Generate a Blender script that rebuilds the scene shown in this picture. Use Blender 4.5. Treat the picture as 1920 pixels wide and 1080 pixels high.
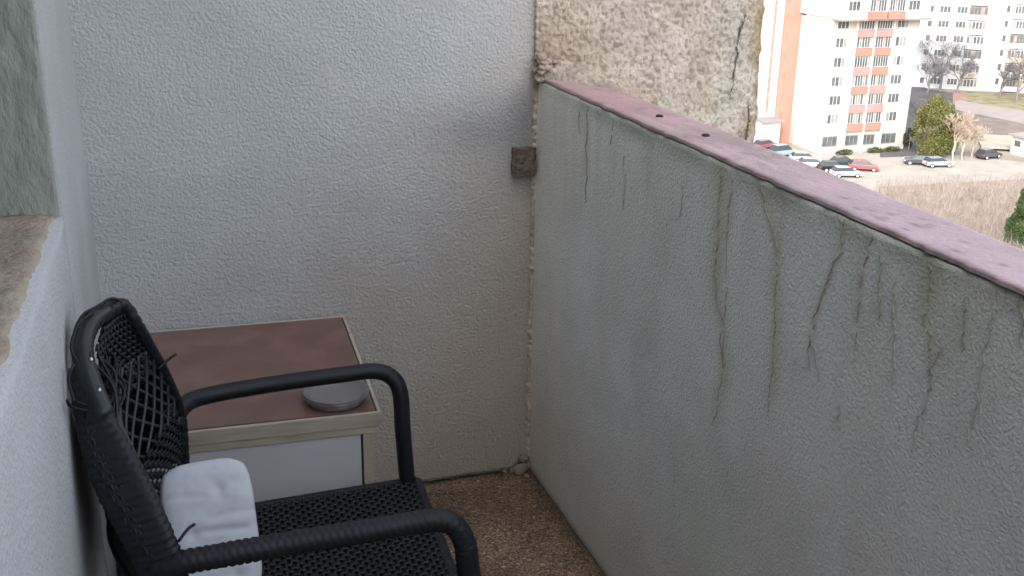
import bpy, bmesh, math, random
import numpy as np
from mathutils import Vector, Matrix
random.seed(7); rng = np.random.RandomState(5)
for o in list(bpy.data.objects): bpy.data.objects.remove(o)
SC = bpy.context.scene; COL = SC.collection
R = math.radians
# ---------------------------------------------------------------- camera
EYE = Vector((0, 0, 1.655)); FPX = 2046.0
rows = ((0.9498608, 0.08988527, -0.29947471), (-0.31224607, 0.32272706, -0.89350414), (0.01633573, 0.94221435, 0.3346121))
RM = Matrix(rows)
cam = bpy.data.cameras.new('camera'); cam.sensor_width = 36; cam.lens = FPX / 1920 * 36
cam.clip_start = 0.02; cam.clip_end = 3000
co = bpy.data.objects.new('camera', cam); COL.objects.link(co)
co.matrix_world = Matrix.Translation(EYE) @ RM.to_4x4()
SC.camera = co
# ---------------------------------------------------------------- light
SUNDIR = Vector((-0.50, -0.62, 0.60)).normalized()
w = bpy.data.worlds.new('World'); SC.world = w; w.use_nodes = True
nt = w.node_tree; bg = nt.nodes['Background']
sky = nt.nodes.new('ShaderNodeTexSky'); sky.sky_type = 'NISHITA'; sky.sun_disc = False
sky.sun_elevation = math.asin(SUNDIR.z); sky.sun_rotation = math.atan2(SUNDIR.x, SUNDIR.y)
sky.air_density = 1.0; sky.dust_density = 3.0; sky.ozone_density = 1.0
hs = nt.nodes.new('ShaderNodeHueSaturation'); hs.inputs['Saturation'].default_value = .38   # thin overcast veil
nt.links.new(sky.outputs[0], hs.inputs['Color']); nt.links.new(hs.outputs[0], bg.inputs[0]); bg.inputs[1].default_value = 0.15
sun = bpy.data.lights.new('sun', 'SUN'); sun.energy = 0.5; sun.angle = R(10); sun.color = (1, 0.97, 0.93)
so = bpy.data.objects.new('sun', sun); COL.objects.link(so); so.rotation_euler = SUNDIR.to_track_quat('Z', 'Y').to_euler()
SC.view_settings.view_transform = 'Standard'; SC.view_settings.look = 'None'
SC.view_settings.exposure = 1.9; SC.view_settings.gamma = 1; SC.view_settings.use_curve_mapping = False

# ---------------------------------------------------------------- helpers
def tag(o, label=None, cat=None, group=None, kind=None):
    for k, v in (('label', label), ('category', cat), ('group', group), ('kind', kind)):
        if v: o[k] = v
    return o
def empty(name, loc=(0, 0, 0), rz=0.0, label=None, cat=None, group=None):
    o = bpy.data.objects.new(name, None); COL.objects.link(o); o.empty_display_size = 0.1
    o.location = loc; o.rotation_euler = (0, 0, rz)
    return tag(o, label, cat, group)
class MB:
    def __init__(s): s.v = []; s.f = []; s.c = []
    def add(s, vs, fs, cols=None):
        b = len(s.v); s.v += [tuple(map(float, p)) for p in vs]; s.f += [tuple(int(i) + b for i in f) for f in fs]
        s.c += (list(cols) if cols is not None else [(1, 1, 1)] * len(vs)); return s
    def box(s, x0, x1, y0, y1, z0, z1):
        vs = [(x, y, z) for z in (z0, z1) for y in (y0, y1) for x in (x0, x1)]
        return s.add(vs, [(0, 2, 3, 1), (4, 5, 7, 6), (0, 1, 5, 4), (2, 6, 7, 3), (0, 4, 6, 2), (1, 3, 7, 5)])
    def prism(s, pts, z0, z1):
        n = len(pts); vs = [(x, y, z0) for x, y in pts] + [(x, y, z1) for x, y in pts]
        fs = [tuple(range(n - 1, -1, -1)), tuple(range(n, 2 * n))] + [(i, (i + 1) % n, (i + 1) % n + n, i + n) for i in range(n)]
        return s.add(vs, fs)
    def tube(s, pts, r, n=8, ridge=None, cap=True, flat=1.0):
        P = np.array(pts, float); m = len(P)
        T = np.gradient(P, axis=0); T /= (np.linalg.norm(T, axis=1)[:, None] + 1e-9)
        rr = np.full(m, r) if np.isscalar(r) else np.array(r)
        up = np.array([0, 0, 1.0]) if abs(T[0][2]) < .9 else np.array([1.0, 0, 0])
        N = np.cross(up, T[0]); N /= np.linalg.norm(N); d = 0; vs = []
        for i in range(m):
            N = N - T[i] * (N @ T[i]); N /= np.linalg.norm(N); B = np.cross(T[i], N)
            if i: d += np.linalg.norm(P[i] - P[i - 1])
            for k in range(n):
                a = 2 * math.pi * k / n; q = rr[i] * (ridge(d, a) if ridge else 1)
                vs.append(P[i] + q * (math.cos(a) * N + flat * math.sin(a) * B))
        fs = [(i * n + k, i * n + (k + 1) % n, (i + 1) * n + (k + 1) % n, (i + 1) * n + k) for i in range(m - 1) for k in range(n)]
        if cap: fs += [tuple(range(n - 1, -1, -1)), tuple(range((m - 1) * n, m * n))]
        return s.add(vs, fs)
    def lathe(s, prof, c=(0, 0, 0), n=28):
        vs = [(c[0] + r * math.cos(2 * math.pi * k / n), c[1] + r * math.sin(2 * math.pi * k / n), c[2] + z) for r, z in prof for k in range(n)]
        m = len(prof)
        return s.add(vs, [(i * n + k, i * n + (k + 1) % n, (i + 1) * n + (k + 1) % n, (i + 1) * n + k) for i in range(m - 1) for k in range(n)])
    def build(s, name, mat, parent=None, smooth=False, bevel=0, **tg):
        me = bpy.data.meshes.new(name); me.from_pydata(s.v, [], s.f)
        if len(set(s.c)) > 1 or (mat and mat.get('attr')):
            at = me.color_attributes.new('Col', 'FLOAT_COLOR', 'POINT')
            a = np.ones((len(s.v), 4), np.float32); a[:, :3] = np.array(s.c); at.data.foreach_set('color', a.ravel())
        me.update()
        o = bpy.data.objects.new(name, me); COL.objects.link(o)
        if mat: me.materials.append(mat)
        if smooth: me.polygons.foreach_set('use_smooth', [True] * len(me.polygons))
        if bevel:
            md = o.modifiers.new('bevel', 'BEVEL'); md.width = bevel; md.segments = 2; md.limit_method = 'ANGLE'
        if parent: o.parent = parent
        tag(o, **tg); return o
def spline(pts, step):
    P = [np.array(p, float) for p in pts]; P = [2 * P[0] - P[1]] + P + [2 * P[-1] - P[-2]]; out = []
    for i in range(1, len(P) - 2):
        n = max(1, int(np.linalg.norm(P[i + 1] - P[i]) / step))
        for k in range(n):
            t = k / n; a, b, c, d = P[i - 1:i + 3]
            out.append(.5 * (2 * b + (c - a) * t + (2 * a - 5 * b + 4 * c - d) * t * t + (3 * b - a - 3 * c + d) * t ** 3))
    out.append(P[-2]); return np.array(out)
_tab = rng.rand(64, 64)
def vn(x, y, seed=0):
    x = np.asarray(x, float) + seed * 17.3; y = np.asarray(y, float) + seed * 5.7
    xi = np.floor(x).astype(int); yi = np.floor(y).astype(int); fx = x - xi; fy = y - yi
    fx = fx * fx * (3 - 2 * fx); fy = fy * fy * (3 - 2 * fy); g = lambda a, b: _tab[a % 64, b % 64]
    return (g(xi, yi) * (1 - fx) + g(xi + 1, yi) * fx) * (1 - fy) + (g(xi, yi + 1) * (1 - fx) + g(xi + 1, yi + 1) * fx) * fy
def fbm(x, y, o=4, seed=0):
    t = 0; a = .5
    for i in range(o): t = t + a * vn(x * 2 ** i, y * 2 ** i, seed + i); a *= .5
    return t / (1 - .5 ** o)
def slab(mb, O, U, V, N, lu, lv, th, du, disp=None, col=None, edge=None):
    """plate with a modelled, displaced front face: real thickness, colours as given: paint, soiling, painted shade"""
    nu = max(2, int(lu / du) + 1); nv = max(2, int(lv / du) + 1)
    u, v = np.meshgrid(np.linspace(0, lu, nu), np.linspace(0, lv, nv))
    O, U, V, N = (np.array(a, float) for a in (O, U, V, N))
    ue, ve = (edge(u, v) if edge else (u, v))
    h = disp(u, v) if disp else 0 * u
    P = O + ue[..., None] * U + ve[..., None] * V + h[..., None] * N
    Bk = O + ue[..., None] * U + ve[..., None] * V - th * N
    c = col(u, v) if col else np.ones(u.shape + (3,))
    idx = np.arange(nu * nv).reshape(nv, nu)
    f = np.stack([idx[:-1, :-1], idx[:-1, 1:], idx[1:, 1:], idx[1:, :-1]], -1).reshape(-1, 4)
    if np.dot(np.cross(U, V), N) < 0: f = f[:, ::-1]
    ring = list(idx[0, :]) + list(idx[1:, -1]) + list(idx[-1, -2::-1]) + list(idx[-2:0:-1, 0])
    n0 = nu * nv; Br = Bk.reshape(-1, 3)[ring]; m = len(ring)
    fs = [tuple(a) for a in f.tolist()] + [(ring[i], n0 + i, n0 + (i + 1) % m, ring[(i + 1) % m]) for i in range(m)] + [tuple(n0 + i for i in range(m))]
    vs = np.concatenate([P.reshape(-1, 3), Br]); cc = c.reshape(-1, 3); cc = np.concatenate([cc, cc[ring]])
    return mb.add(vs.tolist(), fs, [tuple(a) for a in cc.tolist()])

def mat(name, col, rough=.8, var=.1, scale=6, bump=0, bscale=100, bdist=.003, attr=False, metal=0, spec=.5, stretch=None, kind='noise', trans=0, col2=None, c2lo=.45, c2hi=.6, c2scale=None, detail=3, coat=0):
    m = bpy.data.materials.new(name); m.use_nodes = True; m['attr'] = int(attr); t = m.node_tree; L = t.links; b = t.nodes['Principled BSDF']
    b.inputs['Roughness'].default_value = rough; b.inputs['Metallic'].default_value = metal
    b.inputs['Specular IOR Level'].default_value = spec; b.inputs['Transmission Weight'].default_value = trans
    b.inputs['Coat Weight'].default_value = coat
    tc = t.nodes.new('ShaderNodeTexCoord'); src = tc.outputs['Object']
    if stretch:
        mp = t.nodes.new('ShaderNodeMapping'); mp.inputs['Scale'].default_value = stretch; L.new(src, mp.inputs[0]); src = mp.outputs[0]
    nz = t.nodes.new('ShaderNodeTexNoise'); nz.inputs['Scale'].default_value = scale; nz.inputs['Detail'].default_value = 5; L.new(src, nz.inputs['Vector'])
    mr = t.nodes.new('ShaderNodeMapRange'); mr.inputs[1].default_value = .3; mr.inputs[2].default_value = .7
    mr.inputs[3].default_value = 1 - var; mr.inputs[4].default_value = 1 + var; L.new(nz.outputs[0], mr.inputs[0])
    mx = t.nodes.new('ShaderNodeMix'); mx.data_type = 'RGBA'; mx.blend_type = 'MULTIPLY'; mx.inputs[0].default_value = 1
    mx.inputs[6].default_value = (*col, 1); L.new(mr.outputs[0], mx.inputs[7]); out = mx.outputs[2]
    if col2:
        n2 = t.nodes.new('ShaderNodeTexNoise'); n2.inputs['Scale'].default_value = c2scale or scale * 3; n2.inputs['Detail'].default_value = 4; L.new(src, n2.inputs['Vector'])
        m2 = t.nodes.new('ShaderNodeMapRange'); m2.inputs[1].default_value = c2lo; m2.inputs[2].default_value = c2hi; L.new(n2.outputs[0], m2.inputs[0])
        x2 = t.nodes.new('ShaderNodeMix'); x2.data_type = 'RGBA'; x2.inputs[7].default_value = (*col2, 1)
        L.new(m2.outputs[0], x2.inputs[0]); L.new(out, x2.inputs[6]); out = x2.outputs[2]
    if attr:
        a = t.nodes.new('ShaderNodeAttribute'); a.attribute_name = 'Col'
        x = t.nodes.new('ShaderNodeMix'); x.data_type = 'RGBA'; x.blend_type = 'MULTIPLY'; x.inputs[0].default_value = 1
        L.new(out, x.inputs[6]); L.new(a.outputs[0], x.inputs[7]); out = x.outputs[2]
    L.new(out, b.inputs['Base Color'])
    if bump:
        if kind == 'voronoi': tx = t.nodes.new('ShaderNodeTexVoronoi')
        else: tx = t.nodes.new('ShaderNodeTexNoise'); tx.inputs['Detail'].default_value = detail; tx.inputs['Roughness'].default_value = .55
        tx.inputs['Scale'].default_value = bscale; L.new(src, tx.inputs['Vector'])
        bp = t.nodes.new('ShaderNodeBump'); bp.inputs['Strength'].default_value = bump; bp.inputs['Distance'].default_value = bdist
        L.new(tx.outputs[0], bp.inputs['Height']); L.new(bp.outputs[0], b.inputs['Normal'])
    return m

# ---------------------------------------------------------------- balcony
XL, XP, YW, YB, ZC, HP = -0.165, 1.01, 2.832, -2.4, 2.85, 1.2
M_in = mat('white_stucco_paint', (.53, .54, .55), .9, .05, 5, 1.0, 135, .006, attr=True, col2=(.40, .41, .42), c2lo=.58, c2hi=.8, c2scale=130, detail=2)
M_left = mat('smooth_white_paint', (.51, .52, .53), .85, .05, 5, 1.0, 115, .005, attr=True, col2=(.42, .43, .44), c2lo=.58, c2hi=.8, c2scale=130)
M_par = mat('parapet_plaster', (.82, .835, .815), .9, .06, 6, 1.0, 170, .0045, attr=True, col2=(.52, .54, .53), c2lo=.56, c2hi=.78, c2scale=150)
M_fin = mat('weathered_roughcast', (.56, .50, .44), .95, .14, 14, 1.0, 95, .009, attr=True, detail=3)
M_jamb = mat('grey_green_roughcast', (.36, .385, .345), .95, .10, 25, .8, 75, .008, stretch=(1, 1, .45), detail=4)
M_sill = mat('brown_roughcast', (.40, .32, .245), .95, .14, 18, .8, 70, .009, detail=4, col2=(.40, .36, .30), c2lo=.5, c2hi=.7, c2scale=9)
M_cop = mat('mauve_coping_paint', (.48, .355, .37), .85, .12, 9, .9, 110, .004, attr=True)
M_hair = mat('hairline_dirt', (.40, .40, .35), .95, .25, 60)
M_mainc = mat('crack_grime', (.34, .33, .27), .95, .25, 60)
M_crack = mat('crack_dirt', (.15, .145, .125), .95, .2, 60)
M_blocker = mat('sky_blocker_paint', (.62, .62, .60), .9, .05, 4, .5, 70, .004)
M_conc = mat('old_concrete', (.25, .20, .15), .95, .25, 40, 1, 60, .008)
def mix(c, target, k):
    return c * (1 - k[..., None]) + np.array(target) * k[..., None]
def S(a, lo, hi):
    t = np.clip((a - lo) / (hi - lo), 0, 1); return t * t * (3 - 2 * t)
def col_end(u, v):
    x = u + XL - .03; z = v; c = np.ones(u.shape + (3,))
    n = fbm(x * 4, z * 4, 4, 1)
    # brownish soiling to floor and outer corner, strengthened as painted parapet shade
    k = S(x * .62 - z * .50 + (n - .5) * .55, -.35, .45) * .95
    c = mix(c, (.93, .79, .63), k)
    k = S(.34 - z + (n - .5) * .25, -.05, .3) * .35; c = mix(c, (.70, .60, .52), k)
    # dark grey smear from the bracket up along the corner
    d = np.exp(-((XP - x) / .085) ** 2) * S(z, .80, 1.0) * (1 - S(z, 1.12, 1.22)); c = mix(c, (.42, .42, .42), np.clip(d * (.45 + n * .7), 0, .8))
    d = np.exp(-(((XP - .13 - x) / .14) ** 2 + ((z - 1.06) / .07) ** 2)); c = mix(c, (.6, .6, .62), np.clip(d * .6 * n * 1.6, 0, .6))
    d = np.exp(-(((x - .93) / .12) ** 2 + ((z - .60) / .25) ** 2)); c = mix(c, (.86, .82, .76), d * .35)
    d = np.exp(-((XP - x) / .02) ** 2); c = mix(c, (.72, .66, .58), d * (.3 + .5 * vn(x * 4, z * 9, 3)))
    return c
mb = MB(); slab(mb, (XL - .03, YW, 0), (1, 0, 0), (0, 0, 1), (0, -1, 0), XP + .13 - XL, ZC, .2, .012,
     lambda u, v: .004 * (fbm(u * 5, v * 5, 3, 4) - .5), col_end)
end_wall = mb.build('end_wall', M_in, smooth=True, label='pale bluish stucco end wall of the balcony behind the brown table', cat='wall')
# vertical gap + bracket in the corner
def ribbon(pts, w, n, seed, jit=.004, off=.0025, breaks=.0):
    """a crack: jagged, broken wedge of dirt lying in the plaster"""
    r = random.Random(seed); P = spline(pts, .0048); m = len(P); out = MB(); n = np.array(n, float); t0 = P[-1] - P[0]; t0 /= np.linalg.norm(t0); sd = np.cross(n, t0)
    k = np.arange(m); wander = (fbm(k * .13, k * 0, 4, seed % 40) - .5) * jit * 5
    Q = [P[i] + sd * (wander[i] + r.uniform(-jit, jit) * .5) for i in range(m)]
    wd = [w * (.25 + 1.1 * r.random() ** 1.5) * min(1, 3 * (m - 1 - i) / m + .2) for i in range(m)]
    i = 0
    while i < m - 1:
        L = r.randint(5, 16) if breaks else m; e = min(m, i + L); seg = list(range(i, e)); c = len(seg)
        if c > 1:
            A_ = [Q[a] + sd * wd[a] / 2 + n * off for a in seg]; B2 = [Q[a] - sd * wd[a] / 2 + n * off for a in seg]; D = [Q[a] - n * .003 for a in seg]
            fs = [(a, a + 1, c + a + 1, c + a) for a in range(c - 1)] + [(a, 2 * c + a, 2 * c + a + 1, a + 1) for a in range(c - 1)] + [(c + a, c + a + 1, 2 * c + a + 1, 2 * c + a) for a in range(c - 1)]
            out.add(A_ + B2 + D, fs)
        i = e - 1 + (r.randint(1, 3) if breaks and r.random() < breaks else 0)
        if i >= m - 1: break
    if breaks > .1:
        for _ in range(max(1, m // 14)):
            a = r.randrange(2, m - 2); q = Q[a]; d = t0 * r.uniform(.5, 1) + sd * r.choice((-1, 1)) * r.uniform(.3, 1); d /= np.linalg.norm(d); c = r.randint(3, 7); pp = [q]
            for _k in range(c): pp.append(pp[-1] + d * .006 + sd * r.uniform(-.003, .003))
            s2 = np.cross(n, d); vs = [p + s2 * w * .22 * (1 - b / (c + 1)) + n * off for b, p in enumerate(pp)] + [p - s2 * w * .22 * (1 - b / (c + 1)) + n * off for b, p in enumerate(pp)]
            out.add(vs, [(b, b + 1, c + 2 + b, c + 1 + b) for b in range(c)])
    return out
ribbon([(1.006, YW, 1.16), (1.004, YW, 1.05), (1.007, YW, .9), (1.005, YW, .78), (1.008, YW, .5), (1.003, YW, .25)], .007, (0, -1, 0), 3, .0015, .004).build('corner_crack', M_crack, end_wall)
mb = MB(); slab(mb, (.940, YW - .030, .936), (1, 0, 0), (0, 0, 1), (0, -1, 0), .068, .074, .035, .0035,
    lambda u, v: .009 * (fbm(u * 70, v * 70, 3, 8) - .5) - .012 * (S(u, .058, .066) + S(.012 - u, 0, .012)), lambda u, v: np.repeat((.45 + .9 * fbm(u * 60, v * 90, 3, 18))[..., None], 3, 2),
    lambda u, v: (u + .008 * (fbm(v * 60, u * 20, 3, 4) - .5), v + .008 * (fbm(u * 60, v * 20, 3, 14) - .5)))
mb.build('wall_bracket', mat('rotten_stub', (.17, .13, .095), .95, .35, 60, .9, 120, .006, attr=True), None, smooth=False,
     label='small square brown beam stub in the corner of end wall and parapet', cat='bracket')
# parapet (real thickness, inner face runs very slightly outwards towards the viewer)
CR = dict(a=[(1.798, 1.188), (1.793, 1.096), (1.785, 0.969), (1.745, 0.873), (1.725, 0.791), (1.737, 0.733), (1.742, 0.667)],
 a2=[(1.76, 1.18), (1.752, 1.09), (1.742, .97), (1.737, .86), (1.728, .80)],
 b=[(1.66, 1.19), (1.639, 1.158), (1.605, 1.118), (1.578, 1.087), (1.576, 1.019), (1.564, 0.963), (1.557, 0.884), (1.558, 0.778)],
 c=[(1.403, 1.19), (1.409, 1.13), (1.426, 1.089), (1.453, 1.028), (1.454, 0.97), (1.437, 0.948), (1.417, 0.908)],
 c2=[(1.454, 0.966), (1.456, 0.945), (1.439, 0.914)], c3=[(1.45, .925), (1.475, .918), (1.50, .915)], d=[(1.338, 1.186), (1.347, 1.132), (1.344, 1.081), (1.336, 1.03), (1.334, 0.977)],
 e=[(1.307, 1.162), (1.298, 1.097), (1.29, 1.065)], f=[(1.194, 1.181), (1.192, 1.134), (1.193, 1.106), (1.175, 1.084), (1.172, 1.044), (1.152, 1.007)],
 g=[(1.118, 1.161), (1.118, 1.114), (1.114, 1.085)], h=[(1.022, 1.194), (1.017, 1.153), (1.017, 1.131)], i=[(2.464, 1.184), (2.463, 1.105), (2.45, 0.946)],
 j=[(2.515, 1.162), (2.514, 1.109)], l=[(1.357, 0.892), (1.344, 0.85)], m=[(2.30, 1.18), (2.31, 1.12)])
def col_par(u, v):
    y = YW - u; z = v; c = np.ones(u.shape + (3,)); n = fbm(y * 5, z * 3, 4, 2); n2 = fbm(y * 31 + z * 1.7, z * 4.2, 4, 6)
    c = mix(c, (.88, .93, .86), S(n, .4, .65) * .7); c = mix(c, (.90, .84, .82), S(fbm(y * 4.1, z * 2.6, 4, 9), .45, .7) * .5)
    k = S(z + .3 * (n - .5), .80, 1.18) * S(n2, .42, .68) * .32; c = mix(c, (.66, .67, .58), k)            # rain streaks
    for pts, s, a in ((CR['a'], .028, .5), (CR['b'], .022, .45), (CR['c'], .012, .3), (CR['f'], .03, .5), (CR['d'], .012, .3), (CR['i'], .02, .25)):
        P = np.array(pts)[::-1]; yy = np.interp(z, P[:, 1], P[:, 0]); k = np.exp(-((y - yy) / s) ** 2) * S(z, P[0, 1] - .05, P[0, 1] + .12) * a * (.5 + n2)
        c = mix(c, (.66, .63, .46), np.clip(k * 1.15, 0, .8))
    k = np.exp(-((z - 1.185) / .022) ** 2) * (.25 + .6 * vn(y * 22, z * 10, 4)); c = mix(c, (.42, .40, .34), np.clip(k, 0, .75))
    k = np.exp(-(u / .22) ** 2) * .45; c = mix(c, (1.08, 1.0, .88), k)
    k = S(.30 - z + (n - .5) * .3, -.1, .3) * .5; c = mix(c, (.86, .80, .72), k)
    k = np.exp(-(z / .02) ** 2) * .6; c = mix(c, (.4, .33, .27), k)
    return c
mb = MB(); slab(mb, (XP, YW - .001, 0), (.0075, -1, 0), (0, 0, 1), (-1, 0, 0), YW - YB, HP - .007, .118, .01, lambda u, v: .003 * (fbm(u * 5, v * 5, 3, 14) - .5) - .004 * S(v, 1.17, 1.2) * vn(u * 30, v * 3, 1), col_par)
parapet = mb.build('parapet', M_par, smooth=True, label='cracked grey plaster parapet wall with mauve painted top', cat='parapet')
_q = random.Random(12)
for k in range(5):                                              # faint secondary hairlines
    y0_ = _q.uniform(1.02, 1.9) if k % 3 else _q.uniform(1.9, 2.6); zt_ = _q.uniform(1.0, 1.17); CR['s%d' % k] = [(y0_, zt_), (y0_ + _q.gauss(0, .008), zt_ - _q.uniform(.03, .06)), (y0_ + _q.gauss(0, .014), zt_ - _q.uniform(.08, .2))]
for k, (n, pts) in enumerate(CR.items()):
    ribbon([(XP + .0075 * (YW - y) - .0005, y, z) for y, z in pts], .0012 if len(n) == 1 else .0008, (-1, 0, 0), k, .0050, .0018, .5 if n[0] != 's' else .01).build('crack', M_hair if n[0] == 's' else M_mainc, parapet)
def col_cop(u, v):
    y = YW - u; c = np.ones(u.shape + (3,)); n = fbm(y * 9, v * 20, 4, 3)
    c = mix(c, (1.0, .80, .74), S(y, 1.5, 2.7) * .75); c = mix(c, (.78, .78, .72), S(n, .52, .66) * .8 * (.35 + .65 * S(y, 1.6, 1.9)))
    c = mix(c, (1.1, 1.12, 1.2), (1 - S(y, 1.2, 1.8)) * .5)
    k = np.exp(-(v / .01) ** 2) * vn(y * 26, v * 10, 8); c = mix(c, (.38, .36, .33), np.clip(k * 1.5, 0, .85)); k = S(fbm(y * 5, v * 110, 3, 33), .5, .64) * S(y, 1.2, 2.0); c = mix(c, (.80, .82, .74), k * .7); k = S(fbm(y * 40, v * 60, 3, 19), .60, .68) * S(fbm(y * 5, v * 9, 3, 5), .45, .6); c = mix(c, (.62, .72, .68), k * .7)
    for yy, vv in ((1.48, .05), (1.32, .06), (1.30, .03), (1.22, .07), (1.12, .05), (1.10, .08), (1.19, .03), (1.42, .03), (1.05, .045)):
        k = np.exp(-(((y - yy) / .008) ** 2 + ((v - vv) / .004) ** 2)); c = mix(c, (.35, .3, .36), k * .8)
    return c
def cop_edge(u, v):
    j = .010 * (fbm(u * 14, v * 0, 4, 7) - .5) + .005 * (vn(u * 70, v * 0, 2) - .5)
    return u, v + np.where(v < .03, j * (1 - v / .03), 0)
mb = MB(); slab(mb, (XP + .0005, YW - .0015, HP + .003), (.0075, -1, 0), (1, 0, 0), (0, 0, 1), YW - YB, .127, .006, .006, lambda u, v: .0022 * (fbm(u * 20, v * 20, 3, 5) - .5) - .001 * np.exp(-(v / .006) ** 2), col_cop, cop_edge)
cop = mb.build('coping', M_cop, parapet, smooth=True)
for (x, y) in ((1.083, 2.21), (1.083, 1.99)):
    mb = MB(); mb.lathe([(0.0, .004), (.006, .0045), (.0085, .003), (.009, -.002)], (x, y, HP + .003), 9); mb.build('rusty_bolt', mat('rust_black', (.04, .02, .018), .9), cop, smooth=True)
# fin: end wall carried on outside past the parapet
def col_fin(u, v):
    c = np.ones(u.shape + (3,)); z = v; n = fbm(u * 9, z * 9, 4, 11); d = .70 - u
    c = mix(c, (.86, .90, .95), S(fbm(u * 3, z * 2, 3, 12), .42, .62) * .55); c = mix(c, (.72, .66, .58), S(n, .55, .75) * .6)
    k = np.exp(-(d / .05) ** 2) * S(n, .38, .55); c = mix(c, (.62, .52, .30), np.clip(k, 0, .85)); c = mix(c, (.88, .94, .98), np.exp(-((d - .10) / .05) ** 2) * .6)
    k = np.exp(-(d / .012) ** 2) * .6; c = mix(c, (.42, .36, .28), k)
    k = np.exp(-(((u) / .14) ** 2 + ((z - 1.24 - 1) / .12) ** 2)); c = mix(c, (.50, .37, .28), k * .9)
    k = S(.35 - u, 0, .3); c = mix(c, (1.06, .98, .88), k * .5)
    k = 1 - S(vn(u * 150, z * 105, 5) * .75 + vn(u * 70, z * 55, 9) * .25, .22, .42); c = mix(c, (.55, .49, .43), k * .7)
    return c
def fin_edge(u, v): return u + np.where(u > .6, (u - .6) / .1 * (.022 * (fbm(v * 7, v * 0, 4, 3) - .5) + .012 * (vn(v * 45, v * 0, 1) - .5)), 0), v
mb = MB(); slab(mb, (1.0, YW - .012, -1.0), (1, 0, 0), (0, 0, 1), (0, -1, 0), .70, 3.6, .35, .0038,
   lambda u, v: .007 * (fbm(u * 22, v * 15, 3, 21) - .5) + .010 * (vn(u * 150, v * 105, 5) - .5) - .02 * S(u, .66, .70) * vn(v * 14, u * 8, 3), col_fin, fin_edge)
fin = mb.build('wall_fin', M_fin, smooth=True, label='rough beige roughcast wall end sticking out past the parapet', cat='wall')
ribbon([(1.63, YW - .012, 1.36), (1.615, YW - .012, 1.28), (1.612, YW - .012, 1.22), (1.606, YW - .012, 1.174), (1.60, YW - .012, 1.11)], .0045, (0, -1, 0), 77, .004, .005, .4).build('crack', M_crack, fin)
ribbon([(1.665, YW - .012, 1.10), (1.672, YW - .012, 1.0), (1.655, YW - .012, .93), (1.665, YW - .012, .88)], .005, (0, -1, 0), 78, .006, .005, .4).build('crack', M_crack, fin)
# mortar clumps sealing the joint of coping and fin
def lump(mb, c, r, seed, n=3):
    bm = bmesh.new(); bmesh.ops.create_icosphere(bm, subdivisions=n, radius=1); q = random.Random(seed); o1 = q.random() * 50
    vs = []
    for v in bm.verts:
        k = 1 + .5 * (float(fbm(v.co.x * 2.2 + v.co.z * 1.3 + o1, v.co.y * 2.2 - v.co.z * 1.7, 3, 2)) - .5) * 2
        vs.append((c[0] + v.co.x * r[0] * k, c[1] + v.co.y * r[1] * k, c[2] + v.co.z * r[2] * k))
    fs = [[v.index for v in f.verts] for f in bm.faces]; bm.free(); mb.add(vs, fs)
# sloped mortar wedge closing the joint of fin and coping
mb = MB(); NS, NT_ = 60, 40; vs = []; cc = []
for j in range(NT_ + 1):
    for i in range(NS + 1):
        a, b = i / NS, j / NT_; x = 1.006 + .139 * a; yf = 2.80 - .27 * a - .05 * (a * a - a); y = yf + (YW - .004 - yf) * b; g = float(fbm(x * 60, y * 60, 3, 13)); g2 = float(vn(x * 150, y * 105, 5))
        vs.append((x, y - .006 * (g - .5) * (1 - b), HP - .004 + .050 * b ** .8 * (1 - .25 * a) + .012 * (g - .4) * min(1, b * 4) + .006 * g2 * min(1, b * 5))); k = .62 + .5 * g; cc.append((k, k * .95, k * .88))
mb.add(vs, [(j * (NS + 1) + i, j * (NS + 1) + i + 1, (j + 1) * (NS + 1) + i + 1, (j + 1) * (NS + 1) + i) for j in range(NT_) for i in range(NS)], cc)
mb.build('mortar_wedge', M_fin, fin, smooth=True)
mb = MB()
for k in range(170):
    t = random.random() ** 1.3; hh = (1 - t) ** 1.5; s_ = random.uniform(.35, 1)
    lump(mb, (1.003 + .19 * t, YW - .012 - (.035 * hh + .006) * random.random(), HP - .002 + .075 * hh * random.random() ** 1.6), (s_ * .014, s_ * .012, s_ * .010), k, 2)
mb.build('mortar_fillet', mat('crumbled_mortar', (.40, .31, .25), .95, .3, 40, 1, 120, .006), fin, smooth=True, kind='stuff')
# left (house) wall with window opening
TH = .34; YJ = 2.0
def sill_z(y): return np.interp(y, [1.077, 1.276, 1.63, 1.9, 2.0], [1.19, 1.169, 1.146, 1.122, 1.122])
house = empty('house_wall', (XL, 0, 0), 0, 'white painted house wall at left, with a window opening above brown sill', 'wall')
def part(mb, *a, **k):
    o = mb.build(*a, **k); o.matrix_parent_inverse = Matrix.Translation((-XL, 0, 0)); return o
def col_left(y0):
    def f(u, v):
        y = y0 + u; c = np.ones(u.shape + (3,)); n = fbm(y * 3, v * 3, 3, 30)
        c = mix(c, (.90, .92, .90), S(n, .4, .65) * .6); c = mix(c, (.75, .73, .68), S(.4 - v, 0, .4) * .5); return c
    return f
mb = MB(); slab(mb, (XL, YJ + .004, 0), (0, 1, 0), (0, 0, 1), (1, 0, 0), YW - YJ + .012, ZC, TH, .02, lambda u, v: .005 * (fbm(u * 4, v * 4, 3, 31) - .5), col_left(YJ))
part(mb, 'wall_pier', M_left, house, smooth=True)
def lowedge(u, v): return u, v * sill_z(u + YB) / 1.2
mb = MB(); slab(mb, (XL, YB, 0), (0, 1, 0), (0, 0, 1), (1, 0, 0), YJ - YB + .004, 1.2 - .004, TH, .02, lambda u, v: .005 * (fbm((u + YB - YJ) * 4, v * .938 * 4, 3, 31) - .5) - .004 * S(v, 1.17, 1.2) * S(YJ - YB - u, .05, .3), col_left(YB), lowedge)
part(mb, 'wall_below_window', M_left, house, smooth=True)
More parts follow.
